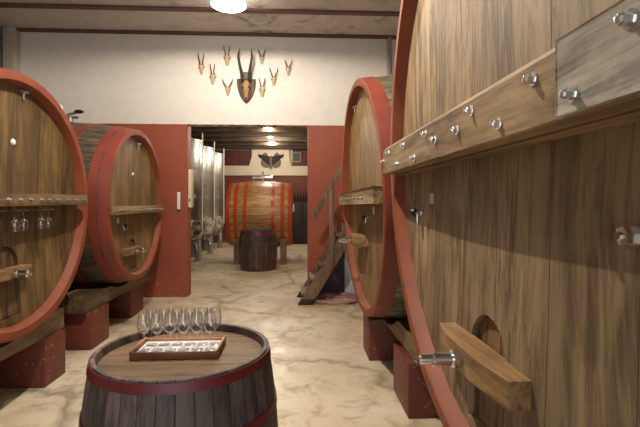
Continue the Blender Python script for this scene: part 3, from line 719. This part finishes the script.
# wall fittings
t = thing('wall_thermometer', 'white thermometer hanging on the red wall left of the opening', 'thermometer', (-1.86, YW, 1.35))
MB().box(-1.882, -1.836, YW - 0.014, YW, 1.37, 1.64, 0.006).done('board', M['white'], t)
MB().cyl((-1.859, YW - 0.017, 1.42), (-1.859, YW - 0.017, 1.62), 0.004, 8).ball((-1.859, YW - 0.017, 1.415), 0.007).done('tube', M['glass'], t)
MB().box(-1.874, -1.844, YW - 0.018, YW, 1.335, 1.372, 0.004).done('foot', M['black'], t)
t = thing('switch_box', 'tall cream switch box on the corner of the opening', 'switch box', (OX0 + 0.02, YW + 0.1, 1.40))
MB().box(OX0, OX0 + 0.05, YW + 0.02, YW + 0.16, 1.40, 2.0, 0.006).done('cover', mat_plain('cream_plastic', rgb(222, 208, 176), 0.5, 0.03), t)
MB().box(OX0 + 0.015, OX0 + 0.035, YW + 0.008, YW + 0.02, 1.50, 1.53, 0.002).done('switch', M['black'], t)

# ------------------------------------------------------------------ tanks in the back room
TH, TR = 3.0, 0.62
def tank(x, y, label):
    t = thing('steel_tank', label, 'tank', (x, y, 0), 'steel tanks in the back room')
    MB().lathe([(0, 0.42), (0.1, 0.42), (TR - 0.03, 0.60), (TR, 0.64), (TR, TH - 0.03), (TR - 0.01, TH - 0.01), (TR - 0.04, TH), (0.16, TH + 0.12), (0, TH + 0.12)], (x, y, 0), 'Z', 56).done('shell', M['tank'], t, 40)
    for z in (1.55, 2.3, TH - 0.03):
        MB().lathe([(TR - 0.004, 0), (TR + 0.007, 0.003), (TR + 0.007, 0.022), (TR - 0.004, 0.025)], (x, y, z - 0.012), 'Z', 56, True).done('weld_band', M['tank'], t)
    for a in (20, 110, 200, 290, ):
        ca, sa = math.cos(math.radians(a)), math.sin(math.radians(a))
        MB().box(x + 0.52 * ca - 0.07, x + 0.52 * ca + 0.07, y + 0.52 * sa - 0.07, y + 0.52 * sa + 0.07, 0.03, 0.68, 0.006).box(x + 0.52 * ca - 0.09, x + 0.52 * ca + 0.09, y + 0.52 * sa - 0.09, y + 0.52 * sa + 0.09, 0, 0.03, 0.004).done('leg', M['dull_steel'], t)
    # oval manway low on the aisle side, swung towards the opening
    a = math.radians(-34); d = Vector((math.cos(a), math.sin(a), 0)); p = Vector((x, y, 0.86)) + d * (TR - 0.03)
    h = MB().lathe([(0.15, 0), (0.19, 0), (0.19, 0.09), (0.175, 0.11), (0.10, 0.125), (0, 0.13)], p, d, 28).done('manway', M['steel'], t, 40)
    MB().cyl(p + d * 0.12, p + d * 0.22, 0.014, 10).lathe([(0.05, -0.008), (0.062, 0), (0.05, 0.008), (0.042, 0)], p + d * 0.21, d, 20, True).done('handwheel', M['dull_steel'], h)
    # outlet pipe with butterfly valve
    a = math.radians(-35); d = Vector((math.cos(a), math.sin(a), 0)); p = Vector((x, y, 0.50)) + d * 0.3
    o = MB().tube([p, p + d * 0.28, p + d * 0.40 + Vector((0, 0, -0.03)), p + d * 0.44 + Vector((0, 0, -0.18))], 0.036, 14).done('outlet_pipe', M['steel'], t)
    MB().lathe([(0, -0.03), (0.07, -0.03), (0.07, 0.03), (0, 0.03)], p + d * 0.22, d, 20).box(p.x + d.x * 0.22 - 0.02, p.x + d.x * 0.22 + 0.02, p.y + d.y * 0.22 - 0.02, p.y + d.y * 0.22 + 0.02, p.z, p.z + 0.16).done('valve', M['dull_steel'], o)
    # level tube up the aisle side
    a = math.radians(-8); q = Vector((x, y, 0)) + Vector((math.cos(a), math.sin(a), 0)) * (TR + 0.035)
    MB().cyl((q.x, q.y, 0.80), (q.x, q.y, TH + 0.16), 0.016, 12).done('level_tube', M['white'], t)['label'] = 'pale vertical level tube'
    # thermometer and sampling tap
    a = math.radians(-36); d = Vector((math.cos(a), math.sin(a), 0)); p = Vector((x, y, 1.93)) + d * (TR - 0.01)
    MB().lathe([(0, 0), (0.05, 0), (0.05, 0.035), (0, 0.035)], p, d, 20).done('gauge', M['dull_steel'], t)
    p = Vector((x, y, 1.62)) + Vector((math.cos(math.radians(-33)), math.sin(math.radians(-33)), 0)) * (TR - 0.005)
    MB().lathe([(0, 0), (0.055, 0), (0.055, 0.012), (0, 0.012)], p, d, 6).done('sticker', mat_plain('teal_sticker', rgb(110, 160, 168), 0.5, 0.05), t)
    return t
TX = -2.98
k0 = tank(TX, 9.15, 'steel wine tank mostly hidden behind the left edge of the opening')
for y, lb in ((10.72, 'tall steel wine tank closest to the opening, shown widest'), (12.2, 'tall steel wine tank in the middle of the row'), (13.75, 'steel wine tank farthest back, beside the lying oak cask')):
    dup(k0, (0, y - 9.15, 0), lb)

# ------------------------------------------------------------------ lying cask and barrel in the back room
CX, CY, CZ, CR, CL = -0.905, 10.75, 1.165, 0.755, 1.52
t = thing('light_oak_cask', 'light oak cask with orange hoops lying crosswise in the back room', 'wine cask', (CX, CY, 0))
cp = lambda h: CR + 0.07 * (1 - (h / (CL / 2)) ** 2)
lo = mat_wood('light_oak_staves', rgb(204, 158, 96), rgb(164, 116, 62), angle=('X', 0.0, CZ, 26), seam=0.02, vary=0.25, rough=0.4)
orange = mat_paint('orange_hoop_paint', rgb(190, 72, 36), rgb(166, 58, 30), 5.0, 0.28)
p = [(0, -CL / 2 + 0.05), (CR - 0.05, -CL / 2 + 0.05), (CR - 0.045, -CL / 2)] + [(cp(-CL / 2 + CL * k / 20), -CL / 2 + CL * k / 20) for k in range(21)] + [(CR - 0.045, CL / 2), (CR - 0.05, CL / 2 - 0.05), (0, CL / 2 - 0.05)]
MB().lathe(p, (CX, CY, CZ), 'X', 72).done('staves', lo, t)
for h in (-0.715, -0.54, -0.32, 0.32, 0.54, 0.715):
    o_ = [(cp(h + (k - 1.5) * 0.027) + 0.006, h + (k - 1.5) * 0.027) for k in range(4)]
    MB().lathe(o_ + [(r - 0.009, q) for r, q in o_[::-1]], (CX, CY, CZ), 'X', 72, True).done('hoop', orange, t)
ztop = CZ + cp(0)
t2 = thing('bung_filler', 'bright steel filling fitting on top of the light oak cask', 'valve', (CX + 0.03, CY, ztop))
MB().cyl((CX + 0.03, CY, ztop + 0.002), (CX + 0.03, CY, ztop + 0.24), 0.03, 16).done('stem', M['steel'], t2)
MB().cyl((CX - 0.19, CY, ztop + 0.09), (CX + 0.25, CY, ztop + 0.09), 0.03, 16).done('cross_pipe', M['steel'], t2)
for d in (-0.2, 0.26):
    MB().lathe([(0, -0.02), (0.055, -0.02), (0.055, 0.02), (0, 0.02)], (CX + d, CY, ztop + 0.09), 'X', 20).cyl((CX + d, CY, ztop + 0.012), (CX + d, CY, ztop + 0.09), 0.016, 10).done('end_cap', M['steel'], t2)
def cask_block(x0, x1, label):
    top = []
    for k in range(17):
        y = CY - 0.62 + 1.24 * k / 16
        rr = max(cp(x0 - CX), cp(x1 - CX)) + 0.007
        top.append((y, min(0.62, CZ - math.sqrt(max(rr * rr - (y - CY) ** 2, 0)) - 0.003)))
    poly = [(CY - 0.62, 0), (CY + 0.62, 0)] + top[::-1]
    return tag(MB().prism(poly, lambda a, b: (x0, a, b), lambda a, b: (x1, a, b)).done('cask_cradle', M['stair'], None, 30), label, 'cradle', 'cradles under the light oak cask')
cask_block(-1.50, -1.38, 'dark wooden cradle under the left end of the light oak cask')
cask_block(-0.42, -0.30, 'dark wooden cradle under the right end of the light oak cask')
dk = mat_wood('dark_small_barrel_staves', rgb(92, 82, 68), rgb(50, 44, 36), angle=('Z', 0.0, 0.0, 26), seam=0.03, vary=0.5)
sb = upright_barrel((-0.875, 9.53), 0.86, 0.375, 0.042, [(0.775, 0.835), (0.565, 0.60), (0.235, 0.27), (0.03, 0.075)], 'small dark upright barrel with red hoops before the light oak cask', 'dark_barrel', dk, hoop_dark, dk, 0.03)
g0 = None
spots = [(-1.13, 9.38), (-1.06, 9.55), (-0.99, 9.34), (-0.92, 9.50), (-0.86, 9.30), (-0.80, 9.46), (-0.73, 9.33), (-0.66, 9.40), (-0.62, 9.56), (-0.74, 9.60)]
wh = ['at the left edge', 'behind the leftmost ones', 'front, left of the middle', 'in the middle, farther back', 'front centre', 'right of centre, farther back', 'front, right of the middle', 'at the right front edge', 'at the far right', 'at the back on the right']
for k, (x, y) in enumerate(spots):
    if g0 is None:
        g0 = o = MB().lathe([(0, 0), (0.026, 0), (0.032, 0.07), (0.030, 0.07), (0.024, 0.006), (0, 0.006)], (0, 0, 0), 'Z', 18).done('glass_tumbler', M['glass'])
        tag(o, '', 'glass', 'small glasses on the dark barrel')
    else: o = g0.copy(); COL.objects.link(o)
    o.location = (x, y, 0.8305); o['label'] = 'tiny glass on top of the dark barrel, ' + wh[k]

# back wall decorations
wy = FY - 0.16
t = thing('animal_mask', 'dark winged animal mask hung on the cream wall block', 'wall ornament', (-0.97, wy, 2.70))
fur = mat_plain('dark_fur', rgb(52, 42, 36), 0.85, 0.35, 25); fur2 = mat_plain('grey_brown_hide', rgb(118, 104, 90), 0.85, 0.25, 18)
mx, mz = -0.97, 2.965
for d in (-1, 1):
    MB().ball((mx + d * 0.17, wy - 0.034, mz - 0.08), 0.19, 1.0, 0.16, 1.0, 24).done('cheek', fur2, t)
    wing = [(0.0, 0.10), (0.12, 0.16), (0.30, 0.17), (0.46, 0.22), (0.45, 0.12), (0.34, 0.06), (0.24, -0.06), (0.10, -0.16), (0.0, -0.20)]
    MB().prism([(d * a, b) for a, b in wing], lambda a, b: (mx + a, wy - 0.10 + 0.12 * abs(a), mz + b), lambda a, b: (mx + a, wy - 0.02, mz + b), 0.008).done('wing', fur, t)
    ear = [(0.10, 0.14), (0.30, 0.15), (0.30, 0.22), (0.22, 0.28), (0.14, 0.25)]
    MB().prism([(d * a, b) for a, b in ear], lambda a, b: (mx + a, wy - 0.04, mz + b), lambda a, b: (mx + a, wy, mz + b), 0.008).done('ear', fur2, t)
MB().tube([(mx, wy - 0.06, mz + 0.14), (mx, wy - 0.11, mz), (mx, wy - 0.12, mz - 0.14), (mx, wy - 0.06, mz - 0.27)], [0.04, 0.05, 0.045, 0.05], 12).done('snout', fur2, t)
t = thing('framed_picture', 'small framed dark picture on the red panel at upper right of the back wall', 'picture', (-0.05, FY - 0.02, 2.93))
fm = mat_plain('grey_frame', rgb(146, 130, 112), 0.5)
m = MB().box(-0.22, 0.11, FY - 0.05, FY - 0.021, 2.91, 2.955, 0.004).box(-0.22, 0.11, FY - 0.05, FY - 0.021, 3.235, 3.28, 0.004)
m.box(-0.22, -0.175, FY - 0.05, FY - 0.021, 2.95, 3.24, 0.004).box(0.065, 0.11, FY - 0.05, FY - 0.021, 2.95, 3.24, 0.004).done('frame', fm, t)
MB().box(-0.18, 0.07, FY - 0.035, FY - 0.022, 2.95, 3.24).done('print', mat_plain('dark_print', rgb(64, 58, 54), 0.5, 0.6, 9), t)
# dark cupboard with bottles at the right of the back wall
t = thing('dark_cupboard', 'tall black-brown cupboard by the back wall, right of the light oak cask', 'cupboard', (0.15, 15.2, 0))
bk = mat_plain('near_black_wood', rgb(34, 26, 22), 0.5, 0.3)
MB().box(-0.20, 0.62, 14.95, 15.55, 0, 1.46, 0.01).done('body', bk, t)
for x0, x1 in ((-0.19, 0.205), (0.215, 0.61)):
    MB().box(x0, x1, 14.93, 14.95, 0.06, 1.42, 0.004).done('door', bk, t)
MB().box(-0.175, -0.135, 14.90, 14.93, 1.13, 1.38, 0.008).done('handle', M['white'], t)['label'] = 'pale upright handle'
b0 = None
bm_ = NT('dark_bottle_glass'); bm_.b.inputs['Base Color'].default_value = (0.01, 0.012, 0.01, 1); bm_.rough(0.12)
for k in range(7):
    if b0 is None:
        b0 = o = MB().lathe([(0, 0), (0.037, 0), (0.038, 0.005), (0.038, 0.19), (0.03, 0.215), (0.015, 0.24), (0.0145, 0.30), (0.016, 0.30), (0.016, 0.315), (0, 0.315)], (0, 0, 0), 'Z', 18).done('wine_bottle', bm_.m)
        tag(o, '', 'bottle', 'bottles on the dark cupboard')
    else: o = b0.copy(); COL.objects.link(o)
    o.location = (-0.12 + 0.105 * k, 15.1 + 0.06 * (k % 2), 1.4605)
    o['label'] = 'dark wine bottle on the cupboard, ' + ('leftmost', 'second from left', 'third from left', 'fourth from left', 'fifth from left', 'sixth from left', 'rightmost, behind the red wall edge')[k]

# ------------------------------------------------------------------ lamps
def point(name, loc, watt, col, size):
    l = bpy.data.lights.new(name, 'POINT'); l.energy = watt; l.color = col; l.shadow_soft_size = size
    o = bpy.data.objects.new(name, l); COL.objects.link(o); o.location = loc; return o
WARM = (1.0, 0.89, 0.75)
glow = mat_emit('lit_lamp_disc', (1.0, 0.93, 0.80, 1), 14)
enamel = mat_plain('white_lamp_enamel', rgb(236, 232, 224), 0.35, 0.02)
opal = mat_emit('lit_opal_glass', (1.0, 0.93, 0.82, 1), 18)
def pendant(x, y, z, label):
    t = thing('pendant_lamp', label, 'lamp', (x, y, z), 'round ceiling lamps over the aisle')
    MB().lathe([(0.205, 0.0), (0.212, 0.0), (0.205, 0.02), (0.13, 0.085), (0.05, 0.115), (0.045, 0.115), (0.125, 0.078), (0.198, 0.016)], (x, y, z), 'Z', 48, True).done('lamp_shade', opal, t)
    MB().lathe([(0, 0.035), (0.11, 0.035), (0.13, 0.045), (0.12, 0.065), (0, 0.065)], (x, y, z), 'Z', 36).done('bulb', glow, t)['label'] = 'glowing lamp disc'
    MB().cyl((x, y, z + 0.11), (x, y, ZC - 0.001), 0.02, 14).lathe([(0, 0), (0.05, 0), (0.05, 0.02), (0, 0.02)], (x, y, ZC - 0.021), 'Z', 20).done('stem', enamel, t)
    return t
pendant(-0.845, 5.3, 3.89, 'round glowing white lamp under the ceiling above the aisle')
point('pendant_light', (-0.845, 5.3, 3.905), 85, WARM, 0.015)
pendant(-0.55, 2.5, 3.89, 'round lamp above the near aisle, out of the photo overhead')
point('pendant_light', (-0.55, 2.5, 3.905), 350, WARM, 0.015)
for k, (x, y) in enumerate(((-0.77, 11.3), (-0.82, 12.7), (-0.865, 14.1))):
    t = thing('ceiling_spotlight', 'bright ceiling spotlight in the back room, ' + ('nearest of three', 'middle of three', 'farthest of three')[k], 'lamp', (x, y, FZ), 'spotlights on the back room ceiling')
    MB().lathe([(0, 0), (0.09, 0), (0.09, -0.03), (0.13, -0.10), (0.12, -0.10), (0.085, -0.04), (0, -0.04)], (x, y, FZ - 0.001), 'Z', 24).done('housing', enamel, t)
    MB().ball((x, y, FZ - 0.10), 0.075, 1, 1, 0.7).done('bulb', mat_emit('lit_bulb', (1, 0.92, 0.78, 1), 40), t)
    point('spot_light', (x, y, FZ - 0.19), 62, WARM, 0.05)
point('back_room_light', (-0.7, 9.0, 3.2), 60, WARM, 0.06)
# daylight through the open doorway behind the camera
al = bpy.data.lights.new('doorway_daylight', 'AREA'); al.shape = 'RECTANGLE'; al.size = 3.3; al.size_y = 3.0
al.energy = 72; al.color = (0.84, 0.91, 1.0)
ao = bpy.data.objects.new('doorway_daylight', al); COL.objects.link(ao); ao.location = (-0.2, YB - 0.05, 1.55)
ao.rotation_euler = (math.radians(90), 0, 0)
wd = bpy.data.worlds.new('world'); sc.world = wd; wd.use_nodes = True
wd.node_tree.nodes['Background'].inputs[0].default_value = (0.8, 0.88, 1, 1)
wd.node_tree.nodes['Background'].inputs[1].default_value = 0.5

# ------------------------------------------------------------------ camera
cam = bpy.data.cameras.new('camera'); co = bpy.data.objects.new('camera', cam); COL.objects.link(co)
cam.sensor_width = 36.0; cam.lens = 430.0 / 640 * 36.0
cam.shift_y = -(213.5 - 201) / 640
cam.clip_start = 0.02
th = math.atan(22 / 430)
co.location = (0, 0, 1.5); co.rotation_euler = (PI / 2, 0, -th)
sc.camera = co
for o in sc.objects:
    for k in ('_at', '_X', '_rot'):
        if k in o: del o[k]
vs = sc.view_settings
vs.view_transform = 'Standard'; vs.look = 'None'; vs.exposure = 0.0; vs.gamma = 1.0
